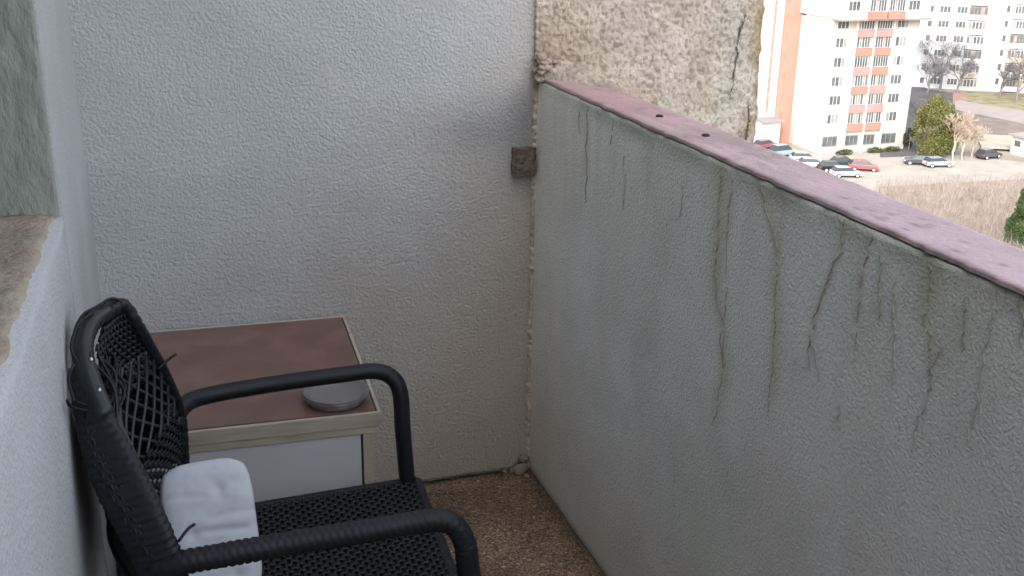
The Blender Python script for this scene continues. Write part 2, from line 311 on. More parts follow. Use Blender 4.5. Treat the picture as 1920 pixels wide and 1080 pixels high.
mb = MB(); slab(mb, (XL, YB, 2.3), (0, 1, 0), (0, 0, 1), (1, 0, 0), YJ - YB, ZC - 2.3, TH, .05)
part(mb, 'lintel', M_left, house)
mb = MB(); slab(mb, (XL - TH, YJ, 1.10), (1, 0, 0), (0, 0, 1), (0, -1, 0), TH - .004, 1.2, .003, .007, lambda u, v: .005 * (fbm(u * 16, v * 9, 3, 41) - .5) + .003 * (vn(u * 60, v * 30, 2) - .5) + .004)
part(mb, 'window_jamb', M_jamb, house, smooth=True)
def silledge(u, v):
    j = -.016 * fbm(v * 9, v * 0, 4, 44) - .006 * vn(v * 60, v * 0, 3)
    return u + np.where(u > TH - .05, (u - TH + .05) / .05 * j, 0), v
mb = MB(); slab(mb, (XL - TH, YB, 0), (1, 0, 0), (0, 1, 0), (0, 0, 1), TH - .006, YJ - YB - .004, .02, .009,
    lambda u, v: sill_z(v + YB) + .006 + .010 * (fbm(u * 18, v * 12, 3, 51) - .5) - .006 * S(u, TH - .03, TH), None, silledge)
part(mb, 'window_sill', M_sill, house, smooth=True)
mb = MB(); mb.box(XL - TH - .06, XL - TH - .004, YB, YJ + .1, 1.0, 2.45); part(mb, 'window_glazing', mat('dark_glazing', (.06, .07, .08), .15, .05), house)
# unseen mass of the balcony's own building, added to keep the sun off
mb = MB(); mb.box(-13, XL - TH - .07, -24, YW, -34, 5); mb.box(-13, 1.0, YW + .21, 9, -34, 5)
part(mb, 'unseen_building_mass', mat('facade_render', (.52, .48, .43), .95, .1, 3), house)
mb = MB(); mb.box(XL, XP + .14, YB - .24, YB, 0, ZC); mb.build('back_wall', M_in, label='stucco wall closing the balcony behind the viewer', cat='wall')
mb = MB(); mb.box(XL - TH - .07, .28, YB - .24, YW + .2, 2.86, 3.02); part(mb, 'added_sky_blocker', M_blocker, house)  # overhang added out of view to narrow the sky light on the walls
# terrazzo floor
m = mat('brown_terrazzo', (.21, .145, .092), .65, .25, 9, .5, 160, .0025, attr=True, col2=(.44, .33, .22), c2lo=.58, c2hi=.66, c2scale=95)
t = m.node_tree; b = t.nodes['Principled BSDF']; vo = t.nodes.new('ShaderNodeTexVoronoi'); vo.inputs['Scale'].default_value = 210
tcn = t.nodes.new('ShaderNodeTexCoord'); t.links.new(tcn.outputs['Object'], vo.inputs['Vector'])
mr = t.nodes.new('ShaderNodeMapRange'); mr.inputs[1].default_value = .12; mr.inputs[2].default_value = .9; mr.inputs[3].default_value = .45; mr.inputs[4].default_value = 1.9
sp = t.nodes.new('ShaderNodeSeparateColor'); t.links.new(vo.outputs['Color'], sp.inputs[0]); t.links.new(sp.outputs[0], mr.inputs[0])
x = t.nodes.new('ShaderNodeMix'); x.data_type = 'RGBA'; x.blend_type = 'MULTIPLY'; x.inputs[0].default_value = 1
src = b.inputs['Base Color'].links[0].from_socket; t.links.new(src, x.inputs[6]); t.links.new(mr.outputs[0], x.inputs[7]); t.links.new(x.outputs[2], b.inputs['Base Color'])
def col_floor(u, v):
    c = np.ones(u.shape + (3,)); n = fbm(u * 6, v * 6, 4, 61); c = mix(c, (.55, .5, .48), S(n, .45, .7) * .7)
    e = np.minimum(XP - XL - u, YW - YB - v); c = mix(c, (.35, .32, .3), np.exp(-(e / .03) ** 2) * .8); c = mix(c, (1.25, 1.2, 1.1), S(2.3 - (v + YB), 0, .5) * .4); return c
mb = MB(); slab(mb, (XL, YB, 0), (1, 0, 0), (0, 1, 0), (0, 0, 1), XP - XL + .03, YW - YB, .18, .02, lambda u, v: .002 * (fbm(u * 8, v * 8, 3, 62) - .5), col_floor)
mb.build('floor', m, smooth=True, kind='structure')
ribbon([(.40, YW - .006, .004), (.7, YW - .007, .005), (.97, YW - .006, .004)], .010, (0, 0, 1), 90, .003, .003).build('floor_joint', M_crack, None, kind='structure')
mb = MB()
for k, (x, y, z, r) in enumerate(((.975, 2.80, .012, .022), (.99, 2.815, .04, .016), (.955, 2.81, .006, .012), (.93, 2.815, .004, .008), (.985, 2.77, .004, .010))): lump(mb, (x, y, z), (r, r * .8, r * .9), k + 200, 2)
mb.build('mortar_rubble', M_conc, smooth=True, label='dark crumbled mortar lump on the floor in the far corner', cat='rubble')

# ---------------------------------------------------------------- table
WZ = .575
M_lam = mat('brown_laminate', (.195, .105, .080), .38, .16, 7, .25, 30, .001, col2=(.26, .15, .12), c2lo=.5, c2hi=.75, c2scale=9, coat=.05)
M_rim = mat('cream_wood_edge', (.50, .44, .34), .6, .14, 12, .4, 60, .001, stretch=(1, 8, 8), col2=(.36, .30, .21), c2lo=.56, c2hi=.7, c2scale=6)
M_pan = mat('grey_white_panel', (.60, .60, .62), .55, .05, 4, .2, 40, .001)
M_gap = mat('dark_edge_strip', (.035, .025, .022), .6, .1)
T = empty('side_table', (.428, 2.178, 0), R(-2.5), 'low cabinet table with brown top and cream edges behind the chair', 'table')
mb = MB(); mb.box(-.575, -.012, .014, .606, WZ - .02, WZ); mb.build('tabletop', M_lam, T, bevel=.001)
mb = MB(); mb.box(-.579, -.0085, .0105, .6095, WZ - .024, WZ - .003); mb.build('top_gasket', M_gap, T)
for a in ((-.588, 0, 0, .010, WZ - .034, WZ - .001), (-.588, 0, .610, .620, WZ - .034, WZ - .001), (-.008, 0, .0102, .6098, WZ - .034, WZ - .0015), (-.588, -.580, .0102, .6098, WZ - .034, WZ - .0015)):
    mb = MB(); mb.box(*a); mb.build('edge_trim', M_rim, T, bevel=.0015)
mb = MB(); mb.box(-.580, -.012, .003, .60, WZ - .052, WZ - .0345); mb.build('apron', M_rim, T, bevel=.001)
mb = MB(); mb.box(-.535, -.047, .008, .022, .10, WZ - .054); mb.build('front_panel', M_pan, T, bevel=.0015)
mb = MB(); mb.box(-.5345, -.0435, .012, .024, .095, WZ - .0535); mb.build('panel_gap', M_gap, T)
for a in ((-.0425, -.020, .006, .030), (-.570, -.5385, .006, .030), (-.0425, -.020, .575, .600), (-.570, -.5385, .575, .600)):
    mb = MB(); mb.box(*a, 0, WZ - .053); mb.build('leg', M_rim, T, bevel=.0015)
mb = MB(); mb.box(-.034, -.026, .031, .574, .10, WZ - .053); mb.build('side_panel', M_pan, T)
mb = MB(); mb.box(-.566, -.558, .031, .574, .10, WZ - .053); mb.build('side_panel', M_pan, T)
M_sau = mat('smoked_glass', (.40, .37, .37), .10, .05, 5, trans=.5)
prof = [(0, 0), (.054, 0)]
for k in range(4): z = .001 + k * .0052; rr = .058 + .0036 * k; prof += [(rr, z), (rr + .0065, z + .0012), (rr + .0065, z + .0026), (rr + .0002, z + .0040)]
prof += [(.0735, .0222), (.0745, .0236), (.073, .0248), (.0705, .0238), (.062, .014), (.052, .008), (.03, .0062), (0, .006)]
o = MB().lathe(prof, (0, 0, 0), 56).build('glass_dish', M_sau, smooth=True, label='round ribbed grey glass dish on the front right corner of the brown table', cat='dish'); o.location = (.342, 2.268, WZ + .0005)

# ---------------------------------------------------------------- chair
M_wic = mat('black_wicker', (.009, .011, .015), .5, .3, 60, .3, 400, .0006, spec=.38)
M_wic2 = mat('charcoal_seat_weave', (.014, .016, .019), .5, .25, 50, .2, 400, .0005, spec=.35)
M_blk = mat('black_core', (.006, .006, .007), .7, .1)
M_tube = mat('black_metal_tube', (.022, .026, .030), .38, .15, 30, metal=.2)
chair = empty('wicker_armchair', (.2, 1.8, 0), 0, 'torn black wicker armchair facing the parapet, with a white cushion on it', 'armchair')
CI = Matrix.Translation((-.2, -1.8, 0))
def cp(mb, *a, **k):
    o = mb.build(*a, **k); o.matrix_parent_inverse = CI; return o
def weave(mb, f, nu, nv, wr=.80, amp=.0022, keep=None, hair=.0, both=True, off=0.0, sub=2, uv=(0, 1, 0, 1)):
    u0, u1, v0, v1 = uv
    def pt(u, v): return np.array(f(u, v), float)
    def frame(u, v):
        e = 1e-3; p = pt(u, v); du = pt(min(u + e, 1.0), v) - pt(max(u - e, 0), v); dv = pt(u, min(v + e, 1.0)) - pt(u, max(v - e, 0))
        n = np.cross(du, dv); n /= np.linalg.norm(n) + 1e-12; return p, du / (np.linalg.norm(du) + 1e-12), dv / (np.linalg.norm(dv) + 1e-12), n
    for ax in ((0, 1) if both else (0,)):
        na, nb = (nu, nv) if ax == 0 else (nv, nu)          # strips run along a, nb strips
        for j in range(nb):
            b = (j + .5) / nb; run = []
            for i in range(na * sub + 1):
                a = i / (na * sub); uu, vv = (a, b) if ax == 0 else (b, a); uu = u0 + uu * (u1 - u0); vv = v0 + vv * (v1 - v0)
                ok = keep is None or keep(uu, vv)
                if ok:
                    p, tu, tv, n = frame(uu, vv); side = tv if ax == 0 else tu
                    q = b + 1 / nb; s2 = pt(uu, v0 + q * (v1 - v0)) if ax == 0 else pt(u0 + q * (u1 - u0), vv)
                    w = np.linalg.norm(s2 - p) * wr / 2 if q <= 1 else run[-1][3] if run else .004
                    h = amp * math.cos(math.pi * (i / sub + j + ax)) + off
                    run.append((p + n * h, side, n, w))
                if (not ok or i == na * sub) and run:
                    if len(run) > 1:
                        vs = []; fs = []
                        for (p, s, n, w) in run: vs += [p - s * w, p + n * .0012, p + s * w, p - n * .0008]
                        for k in range(len(run) - 1):
                            for c in range(4): fs.append((4 * k + c, 4 * k + (c + 1) % 4, 4 * k + 4 + (c + 1) % 4, 4 * k + 4 + c))
                        mb.add(vs, fs)
                    run = []
# seat
A, B_, C_, D_ = (np.array(p) for p in ((-.05, 1.505, .43), (.462, 1.505, .43), (.49, 2.118, .43), (-.03, 2.10, .43)))
def seatf(u, v): return (A * (1 - u) + B_ * u) * (1 - v) + (D_ * (1 - u) + C_ * u) * v + np.array([0, 0, -.010 * math.sin(math.pi * u) * math.sin(math.pi * v)])
mb = MB(); weave(mb, seatf, 46, 52, .74, .0020); cp(mb, 'seat', M_wic2, chair, smooth=True, kind='stuff')
mb = MB(); P = [seatf(u, v) - np.array([0, 0, d]) for d in (.019, .024) for u, v in ((0, 0), (1, 0), (1, 1), (0, 1))]
mb.add(P, [(0, 1, 2, 3), (7, 6, 5, 4), (0, 4, 5, 1), (1, 5, 6, 2), (2, 6, 7, 3), (3, 7, 4, 0)]); cp(mb, 'seat_base', M_blk, chair)
brd = lambda d, a: 1 + .085 * max(math.sin(d * 2 * math.pi / .012 + a * 4), math.sin(d * 2 * math.pi / .012 - a * 4 + 1.5)) + .012 * math.sin(d * 61)
wrap = lambda d, a: 1 + .028 * abs(math.sin(math.pi * d / .008 + a * .5))
mb = MB(); e = .012
for a, b in ((A, B_), (B_, C_), (C_, D_), (D_, A)):
    a2, b2 = a + np.array([0, 0, -e]), b + np.array([0, 0, -e]); mb.tube(spline([a2, (a2 + b2) / 2, b2], .004), .015, 10, wrap)
for k in range(5):                                               # woven front skirt
    a2, b2 = B_ + np.array([-.004, 0, -.028 - .011 * k]), C_ + np.array([-.004, 0, -.028 - .011 * k]); mb.tube(spline([a2, b2], .006), .007, 6, wrap)
    a2, b2 = C_ + np.array([0, -.002, -.028 - .011 * k]), D_ + np.array([0, -.002, -.028 - .011 * k]); mb.tube(spline([a2, b2], .006), .007, 6, wrap)
cp(mb, 'seat_frame', M_wic, chair, smooth=True)
# arms
mb = MB(); p = spline([(-.012, 2.05, .665), (.005, 2.075, .69), (.048, 2.112, .692), (.179, 2.138, .69), (.337, 2.147, .69), (.410, 2.150, .688), (.447, 2.145, .670), (.462, 2.135, .635), (.464, 2.125, .55), (.470, 2.118, .43)], .003)
cp(mb.tube(p, .0175, 14, wrap), 'armrest', M_wic, chair, smooth=True)
mb = MB(); p = spline([(-.055, 1.53, .675), (-.02, 1.52, .688), (.045, 1.52, .69), (.161, 1.524, .69), (.281, 1.524, .69), (.371, 1.526, .69), (.410, 1.520, .682), (.430, 1.512, .65), (.436, 1.506, .60), (.455, 1.505, .43)], .003)
cp(mb.tube(p, .0185, 16, brd), 'armrest', M_wic, chair, smooth=True)
for q in ([(.470, 2.118, .42), (.478, 2.12, 0)], [(.455, 1.505, .42), (.462, 1.50, 0)], [(-.115, 1.95, .60), (-.135, 2.0, .4), (-.148, 2.03, 0)], [(-.035, 1.515, .45), (-.10, 1.50, .25), (-.14, 1.49, 0)]):
    cp(MB().tube(spline(q, .02), .012, 10), 'leg', M_tube, chair, smooth=True)
# backrest shell
ROWS = [(.46, (-.015, 1.51), (-.045, 1.515), (-.12, 1.80), (-.085, 2.02), (-.005, 2.06)),
        (.60, (-.02, 1.52), (-.052, 1.53), (-.135, 1.80), (-.10, 2.02), (0, 2.06)),
        (.69, (-.026, 1.527), (-.078, 1.55), (-.14, 1.80), (-.10, 2.01), (0, 2.055)),
        (.80, (-.068, 1.594), (-.128, 1.61), (-.146, 1.81), (-.105, 1.96), (-.02, 1.99)),
        (.88, (-.110, 1.660), (-.146, 1.665), (-.146, 1.82), (-.105, 1.91), (-.040, 1.935)),
        (.94, (-.133, 1.715), (-.150, 1.72), (-.138, 1.83), (-.10, 1.88), (-.056, 1.895)),
        (.985, (-.127, 1.79), (-.128, 1.80), (-.112, 1.845), (-.095, 1.87), (-.075, 1.885))]
_rs = spline([[r[0]] + [a for k in range(1, 6) for a in r[k]] for r in ROWS], .008)
ZR = _rs[:, 0]; CT = _rs[:, 1:].reshape(-1, 5, 2)
Z0 = [r[0] for r in ROWS]; C0 = [[r[k] for k in range(1, 6)] for r in ROWS]
def shell(u, v, inner=False):
    z = .46 + v * (.985 - .46); c = np.array([[np.interp(z, ZR, CT[:, k, a]) for a in (0, 1)] for k in range(5)])
    if inner:
        c = np.array([c[0], c[0] * .62 + c[2] * .38 + np.array([.03, 0]) * min(1, (1 - v) * 2), (c[0] + c[4]) / 2 * .35 + c[2] * .65 + np.array([.012, 0]), c[4] * .62 + c[2] * .38 + np.array([.02, 0]) * min(1, (1 - v) * 2), c[4]])
    s = u * 4; i = min(3, int(s)); t = s - i; P = [c[max(i - 1, 0)], c[i], c[i + 1], c[min(i + 2, 4)]]
    q = .5 * (2 * P[1] + (P[2] - P[0]) * t + (2 * P[0] - 5 * P[1] + 4 * P[2] - P[3]) * t * t + (3 * P[1] - P[0] - 3 * P[2] + P[3]) * t ** 3)
    return np.array([q[0], q[1], z])
def keep_out(u, v):
    hole = .16 < u < .66 and .78 + .05 * math.sin(u * 40) < v
    return not hole and v > .24
mb = MB(); weave(mb, shell, 44, 36, .86, .0028, keep_out); cp(mb, 'back_weave', M_wic, chair, smooth=True, kind='stuff')
mb = MB(); NU, NV = 40, 30; keepq = []
vs = [shell(i / NU, j / NV) + np.array([-.001, 0, 0]) for j in range(NV + 1) for i in range(NU + 1)]
fs = [(j * (NU + 1) + i, j * (NU + 1) + i + 1, (j + 1) * (NU + 1) + i + 1, (j + 1) * (NU + 1) + i) for j in range(NV) for i in range(NU) if keep_out((i + .5) / NU, (j + .5) / NV) and keep_out((i + .5) / NU, (j + 1.2) / NV)]
mb.add(vs, fs); o = cp(mb, 'back_core', M_blk, chair); sd = o.modifiers.new('thick', 'SOLIDIFY'); sd.thickness = .003; sd.offset = 0
inner = lambda u, v: shell(u, v, True)
mb = MB(); weave(mb, inner, 34, 46, .80, .0024, lambda u, v: (.22 < v < .48 + .04 * math.sin(u * 9)) or (u > (.62 if v < .84 else .40) + .02 * math.sin(v * 60) and v > .70 and v < .97), uv=(0.0, 1, 0, 1.0))
cp(mb, 'front_weave', M_wic, chair, smooth=True, kind='stuff')
def strand(u0, v0, u1, v1, r=.0030, lift=.0, n=22):
    P = []
    for k in range(n + 1):
        t = k / n; P.append(inner(min(1, max(0, u0 + (u1 - u0) * t)), min(1, max(0, v0 + (v1 - v0) * t))) + np.array([lift, 0, 0]))
    return MB().tube(P, r, 5)
M_lat = mat('grey_black_strand', (.034, .038, .046), .5, .2, 60)
for k in range(14):                                              # open diagonal lattice
    u = .02 + k * .085 - .12
    a, b = max(u, .12), min(u + .36, 1.0)
    if b > a + .04: cp(strand(a, .80 - (a - u) * .95, b, .80 - (b - u) * .95, .0034), 'strand', M_lat, chair, smooth=True)
    u = k * .085 - .15
    a, b = max(u, .12), min(u + .36, 1.0)
    if b > a + .04: cp(strand(a, .46 + (a - u) * .95, b, .46 + (b - u) * .95, .0034, .003), 'strand', M_lat, chair, smooth=True)
cp(MB().tube(spline([shell(u, .24) for u in np.linspace(.2, 1, 24)], .004), .008, 10, wrap), 'lower_rail', M_wic, chair, smooth=True)
# wide wrapped side band of the near edge
vs = []; NZ = 260; NA = 30; z0_, z1_ = .44, .955
for i in range(NZ + 1):
    z = z0_ + (z1_ - z0_) * i / NZ; f_ = (z - .46) / .525; n_ = np.array([np.interp(z, ZR, CT[:, 0, a]) for a in (0, 1)]); b_ = np.array([np.interp(z, ZR, CT[:, 1, a]) for a in (0, 1)])
    c_ = (n_ + b_) / 2; ax = (n_ - b_) / 2; la = np.linalg.norm(ax); ax = ax / la; la = la * .92 + .010; pe = np.array([-ax[1], ax[0]]); th_ = .017 * (1 - .25 * f_)
    rg = 1 + .085 * abs(math.sin(math.pi * z / .0105)) + .02 * math.sin(z * 210)
    for k in range(NA):
        a = 2 * math.pi * k / NA; e_ = .8; ca, sa = math.cos(a), math.sin(a); jit = 1 + .03 * math.sin(k * 2.4 + (i // 5) * 1.9)
        q = c_ + ax * la * (.5 + .5 * rg * jit) * math.copysign(abs(ca) ** e_, ca) + pe * th_ * (rg * jit) ** 2 * math.copysign(abs(sa) ** e_, sa)
        vs.append((q[0], q[1], z + .012 * ca))
mb = MB(); mb.add(vs, [(i * NA + k, i * NA + (k + 1) % NA, (i + 1) * NA + (k + 1) % NA, (i + 1) * NA + k) for i in range(NZ) for k in range(NA)] + [tuple(range(NA - 1, -1, -1)), tuple(range(NZ * NA, NZ * NA + NA))])
cp(mb, 'side_band', M_wic, chair, smooth=True)
# frame tube: near post, top arc, far post
fp = [tuple((*C0[i][0], Z0[i])) for i in range(0, 6)] + [(-.137, 1.765, .968), (-.124, 1.815, .985), (-.100, 1.855, .988)] + [tuple((*C0[i][4], Z0[i])) for i in (6,)] + [tuple((*C0[i][4], Z0[i])) for i in range(5, -1, -1)]
P = spline(fp, .004); npk = int(np.argmax(P[:, 2])); rr = np.array([(.0145 - .003 * float(S(np.array(.93 - p[2]), 0, .09))) if k_ < npk else .0105 for k_, p in enumerate(P)])
cp(MB().tube(P, rr, 16, lambda d, a: 1 + .10 * max(math.sin(d * 2 * math.pi / .019 + a * 2), math.sin(d * 2 * math.pi / .019 - a * 2 + 1.5))), 'back_frame', M_wic, chair, smooth=True)
P2 = [p + np.array([-.002, 0, .001]) for p in spline(fp[4:9], .01)]
cp(MB().tube(P2, .0172, 12), 'bare_tube', M_tube, chair, smooth=True)
for (u, v, c) in ((0, .86, 0), (0, .93, 1)):
    p = shell(u, v); cp(MB().lathe([(0, .0045), (.0022, .0035), (.003, 0)], tuple(p + np.array([.008, -.010, .010])), 8), 'screw', mat('bright_screw', (.6, .6, .6), .3, .05, metal=.8), chair, smooth=True)
q = random.Random(4)
for k in range(20):                                              # torn strands hanging across the hole
    u = .06 + .022 * k; v = q.uniform(.74, .80); p0 = inner(u, v); p2 = inner(min(1, u + q.uniform(.08, .22)), q.uniform(.84, .93)) if k % 3 else inner(min(1, u + .2), q.uniform(.8, .86))
    mid = (p0 + p2) / 2 + np.array([q.uniform(.0, .02), q.uniform(-.01, .01), q.uniform(-.01, .015)])
    cp(MB().tube(spline([p0, mid, p2], .006), q.uniform(.0025, .0036), 5, flat=.5), 'torn_strand', M_wic, chair, smooth=True)
for pts in ([(-.135, 1.66, .905), (-.152, 1.645, .925), (-.156, 1.66, .955), (-.150, 1.69, .965)], [(-.135, 1.65, .90), (-.155, 1.62, .925), (-.157, 1.60, .945)],
            [(-.150, 1.63, .925), (-.155, 1.64, .955), (-.152, 1.65, .975)], [(-.145, 1.74, .96), (-.150, 1.77, .985), (-.135, 1.81, 1.003), (-.11, 1.84, 1.003)],
            [(-.14, 1.71, .95), (-.154, 1.73, .975), (-.142, 1.77, 1.0), (-.12, 1.81, 1.004)], [(-.12, 1.82, 1.0), (-.10, 1.84, 1.012), (-.085, 1.86, 1.006), (-.075, 1.875, .985)],
            [(-.03, 1.93, .84), (-.012, 1.95, .848), (.004, 1.955, .856)], [(-.02, 1.53, .72), (-.005, 1.545, .73), (.006, 1.56, .728)]):
    cp(MB().tube(spline(pts, .005), .0026, 5), 'loose_strand', M_wic, chair, smooth=True)
# cushion
M_cus = mat('white_cotton', (.62, .65, .70), .9, .03, 5, .35, 700, .0005)
def cushion():
    # pillow standing on the seat against the back, tufted face towards the near arm
    nu, nv = 46, 56; mb = MB(); O = np.array([-.045, 1.735, .448]); U = np.array([.166, .012, 0]); V = np.array([-.006, .135, .222]); N = np.cross(U, V); N /= np.linalg.norm(N)
    if N[1] > 0: N = -N
    for side in (1, -1):
        vs = []; 
        for j in range(nv + 1):
            for i in range(nu + 1):
                u, v = i / nu, j / nv; a = 2 * u - 1; b = 2 * v - 1
                # rounded outline
                sx = 1 - .13 * abs(b) ** 5; sy = 1 - .12 * abs(a) ** 4
                h = (max(0, 1 - abs(a) ** 3.2) * max(0, 1 - abs(b) ** 3.6)) ** .30 * .023
                for (tu, tv) in ((.30, .50), (.62, .78), (.70, .18)):
                    d2 = ((u - tu) * .163) ** 2 + ((v - tv) * .24) ** 2; h -= .006 * math.exp(-d2 / .00012) if side > 0 else 0
                if side > 0:
                    h -= .006 * math.exp(-((v - .49 - .02 * math.sin(u * 4)) / .022) ** 2) * S(np.array(u), .25, .45) * (1 - float(S(np.array(u), .8, .98)))
                    h -= .003 * math.exp(-((v - .58 - .03 * u) / .02) ** 2) * float(S(np.array(u), .4, .6)); h += .009 * (float(fbm(u * 3 + v * 2, v * 8 - u * 2, 4, 70)) - .5); h -= .003 * math.exp(-((v - .80 + .12 * u) / .018) ** 2) * (1 - u); h -= .0035 * math.exp(-((v - .22 - .1 * u) / .016) ** 2)
                p = O + U * (.5 + .5 * a * sx) + V * (.5 + .5 * b * sy) + N * h * side * (1 if side > 0 else 1.2)
                vs.append(p)
        fs = [(j * (nu + 1) + i, j * (nu + 1) + i + 1, (j + 1) * (nu + 1) + i + 1, (j + 1) * (nu + 1) + i) for j in range(nv) for i in range(nu)]
        mb.add(vs, fs if side > 0 else [f[::-1] for f in fs])
    return mb.build('cushion', M_cus, smooth=True, label='white tufted cushion propped on the black wicker seat against its back', cat='cushion')
cushion()

# ================================================================ outside
K = 135 / 126.
GZ = 1.655 - (30.36 + 1.655) * K
def ray(px, py): return RM @ Vector((px - 960, 540 - py, -FPX))
def gnd(px, py, z=None):
    r = ray(px, py); t = ((GZ if z is None else z) - EYE.z) / r.z; return EYE + r * t
def onp(px, py, y):
    r = ray(px, py); p = EYE + r * (y / r.y); return p.x, p.z
M_gr = mat('dry_earth', (.28, .24, .19), .95, .2, .15, .5, 3, .05, col2=(.27, .24, .18), c2lo=.5, c2hi=.7, c2scale=.3)
mb = MB(); mb.add([(-600, -300, GZ), (1500, -300, GZ), (1500, 2500, GZ), (-600, 2500, GZ)], [(0, 1, 2, 3)]); mb.build('ground', M_gr, kind='structure')
def patch(name, px, m, k, **tg):
    P = [gnd(*p) for p in px]; n = len(P); d = .05 * k
    mb = MB(); mb.add([(p.x, p.y, GZ + d) for p in P], [tuple(range(n))] if (P[1] - P[0]).cross(P[2] - P[1]).z > 0 else [tuple(range(n - 1, -1, -1))])
    return mb.build(name, m, **(tg or dict(kind='structure')))
M_asph = mat('dusty_parking', (.33, .30, .26), .95, .15, .3, .3, 5, .02, col2=(.34, .31, .27), c2lo=.5, c2hi=.65, c2scale=.5)
patch('parking_lot', [(1380, 262), (1540, 291), (1700, 281), (1830, 296), (1940, 306), (1940, 345), (1640, 362), (1500, 360), (1380, 310)], M_asph, 1)
patch('dark_slope', [(1650, 120), (1740, 168), (1792, 176), (1800, 196), (1790, 290), (1650, 296)], mat('dark_asphalt', (.085, .08, .085), .9, .25, .3, .4, 4, .03), 2)  # darker grey ground patch beside the tower
patch('red_path', [(1786, 172), (1812, 173), (1812, 196), (1786, 198)], mat('red_earth', (.28, .17, .13), .95, .15, .5), 4)
patch('grass_verge', [(1812, 172), (1990, 182), (1990, 220), (1800, 193)], mat('winter_grass', (.17, .165, .08), .95, .3, .5, .5, 5, .05, col2=(.24, .21, .14), c2scale=.6), 3)
patch('road', [(1790, 192), (1800, 191), (1990, 222), (1990, 250), (1790, 208)], mat('worn_road', (.28, .24, .22), .9, .08, .5), 5)
patch('ploughed_field', [(1790, 209), (1990, 251), (1990, 272), (1880, 258), (1795, 250)], mat('brown_earth', (.18, .14, .12), .95, .25, .4, .5, 3, .06), 6)
patch('sandy_verge', [(1830, 255), (1990, 262), (1990, 290), (1840, 282)], mat('sand_verge', (.38, .34, .27), .95, .15, .5), 7)
patch('brush_ground', [(1640, 356), (1940, 340), (1990, 420), (2000, 640), (1900, 560)], mat('tan_litter', (.26, .22, .17), .95, .3, .6, .6, 3, .08, col2=(.24, .19, .14), c2scale=1.2), 8)

# apartment tower
M_wh = mat('tower_white', (.46, .44, .405), .9, .04, .5); M_wh_lit = mat('tower_white_lit', (.55, .53, .49), .9, .03, .5)  # lighter copy of the white, with the side wall's stronger light painted in
M_sal = mat('salmon_render', (.40, .205, .155), .9, .05, .4); M_org = mat('orange_spandrel', (.35, .18, .135), .9, .10, .6)
M_curt = mat('curtained_pane', (.25, .25, .24), .5, .2, 1)
M_org2 = mat('pinkish_spandrel', (.38, .21, .19), .9, .1, .6)
M_pk = mat('pink_white_render', (.50, .42, .39), .9, .05, .4); M_glass = mat('window_glass', (.10, .11, .115), .25, .3, .7)
M_frm = mat('window_frame_white', (.58, .57, .54), .7, .03); M_dk = mat('recess_dark', (.26, .22, .19), .9, .2, 1); M_shop = mat('shop_front', (.25, .23, .21), .5, .2, 2)
YE = 135.0
def ex(x): return x * K
def ez(z): return 1.655 + (z - 1.655) * K
tower = empty('apartment_tower', (ex(93), YE + 4, GZ), 0, 'tall white apartment tower with orange balconies in two middle columns', 'building')
TI = Matrix.Translation((-ex(93), -YE - 4, -GZ))
def tp(mb, *a, **k):
    o = mb.build(*a, **k); o.matrix_parent_inverse = TI; return o
X1, X2 = ex(86.35), ex(99.72); TOP = ez(3)
mb = MB(); mb.box(X1, X2, YE, YE + 14, GZ, ez(-12.5)); tp(mb, 'wall', M_wh, tower)
mb = MB(); mb.box(X1 - .3, X2 + .5, YE - 1.2, YE + 13.9, ez(-12.5) + .25, TOP); tp(mb, 'upper_wall', M_wh, tower)
mb = MB(); mb.box(X1 - .5, X2 + .7, YE - 1.5, YE - .02, ez(-12.5) + .02, ez(-12.5) + .24); tp(mb, 'floor_slab', M_dk, tower)
mb = MB(); mb.box(X1 - .12, X1 - .01, YE + .01, YE + 7.3, GZ, TOP - .02); tp(mb, 'side_wall', M_wh_lit, tower)
# side recess with stair balconies, salmon tower and pale rear wing
YS = YE + 8.6
xa, _ = onp(1500, 150, YS); xb, _ = onp(1461, 150, YS); xc, _ = onp(1415, 150, YS)
mb = MB(); mb.box(xa + .35, X1 + 2, YE + 7.0, YE + 12, GZ, TOP - .1); tp(mb, 'recess_wall', M_dk, tower)
mb = MB(); mb.box(xb, xa, YS, YS + 8, GZ, TOP); tp(mb, 'salmon_tower', M_sal, tower)
mb = MB(); mb.box(xc - 5, xb - .02, YS + .3, YS + 8, GZ, TOP); tp(mb, 'pale_wing', M_pk, tower)
FL = 2.555 * K; zr = [ez(z) for z in (-10.55, -12.95, -15.38, -17.95, -20.48, -23.02, -25.55)]
rz = random.Random(9)
for r in range(-4, 7):
    z = zr[0] + FL * -r if r < 0 else zr[r]; yf = YE if r > 0 else YE - 1.2
    cols = [(ex(87.62 if r > 0 else 88.2), 1.85, 0), (ex(91.1 if r > 0 else 91.75), 2.6, 1), (ex(93.95 if r > 0 else 94.7), 2.5, 1), (ex(96.95 if r > 0 else 97.5), 1.85, 0)]
    for (x, wd, orange) in cols:
        h = 1.45 if orange else 1.25; n = 6 if orange else 3; y0 = yf - (.06 if not orange else .25)
        fr = MB(); fr.box(x - wd / 2 - .08, x + wd / 2 + .08, y0, yf - .005, z - h / 2 - .07, z + h / 2 + .07)
        fo = tp(fr, 'window', M_frm, tower); 
        for k in range(n):
            g = MB(); a = x - wd / 2 + wd * k / n + .05; g.box(a, a + wd / n - .10, y0 - .02, y0 - .004, z - h / 2, z + h / 2)
            go = g.build('pane', M_curt if rz.random() < .2 else M_glass, fo)
        if orange:
            s = MB(); s.box(x - wd / 2 - .12, x + wd / 2 + .12, yf - .45, yf - .005, z - h / 2 - 1.15, z - h / 2 - .12); tp(s, 'balcony_front', [M_org, M_org, M_org2][rz.randrange(3)], tower)
mb = MB()
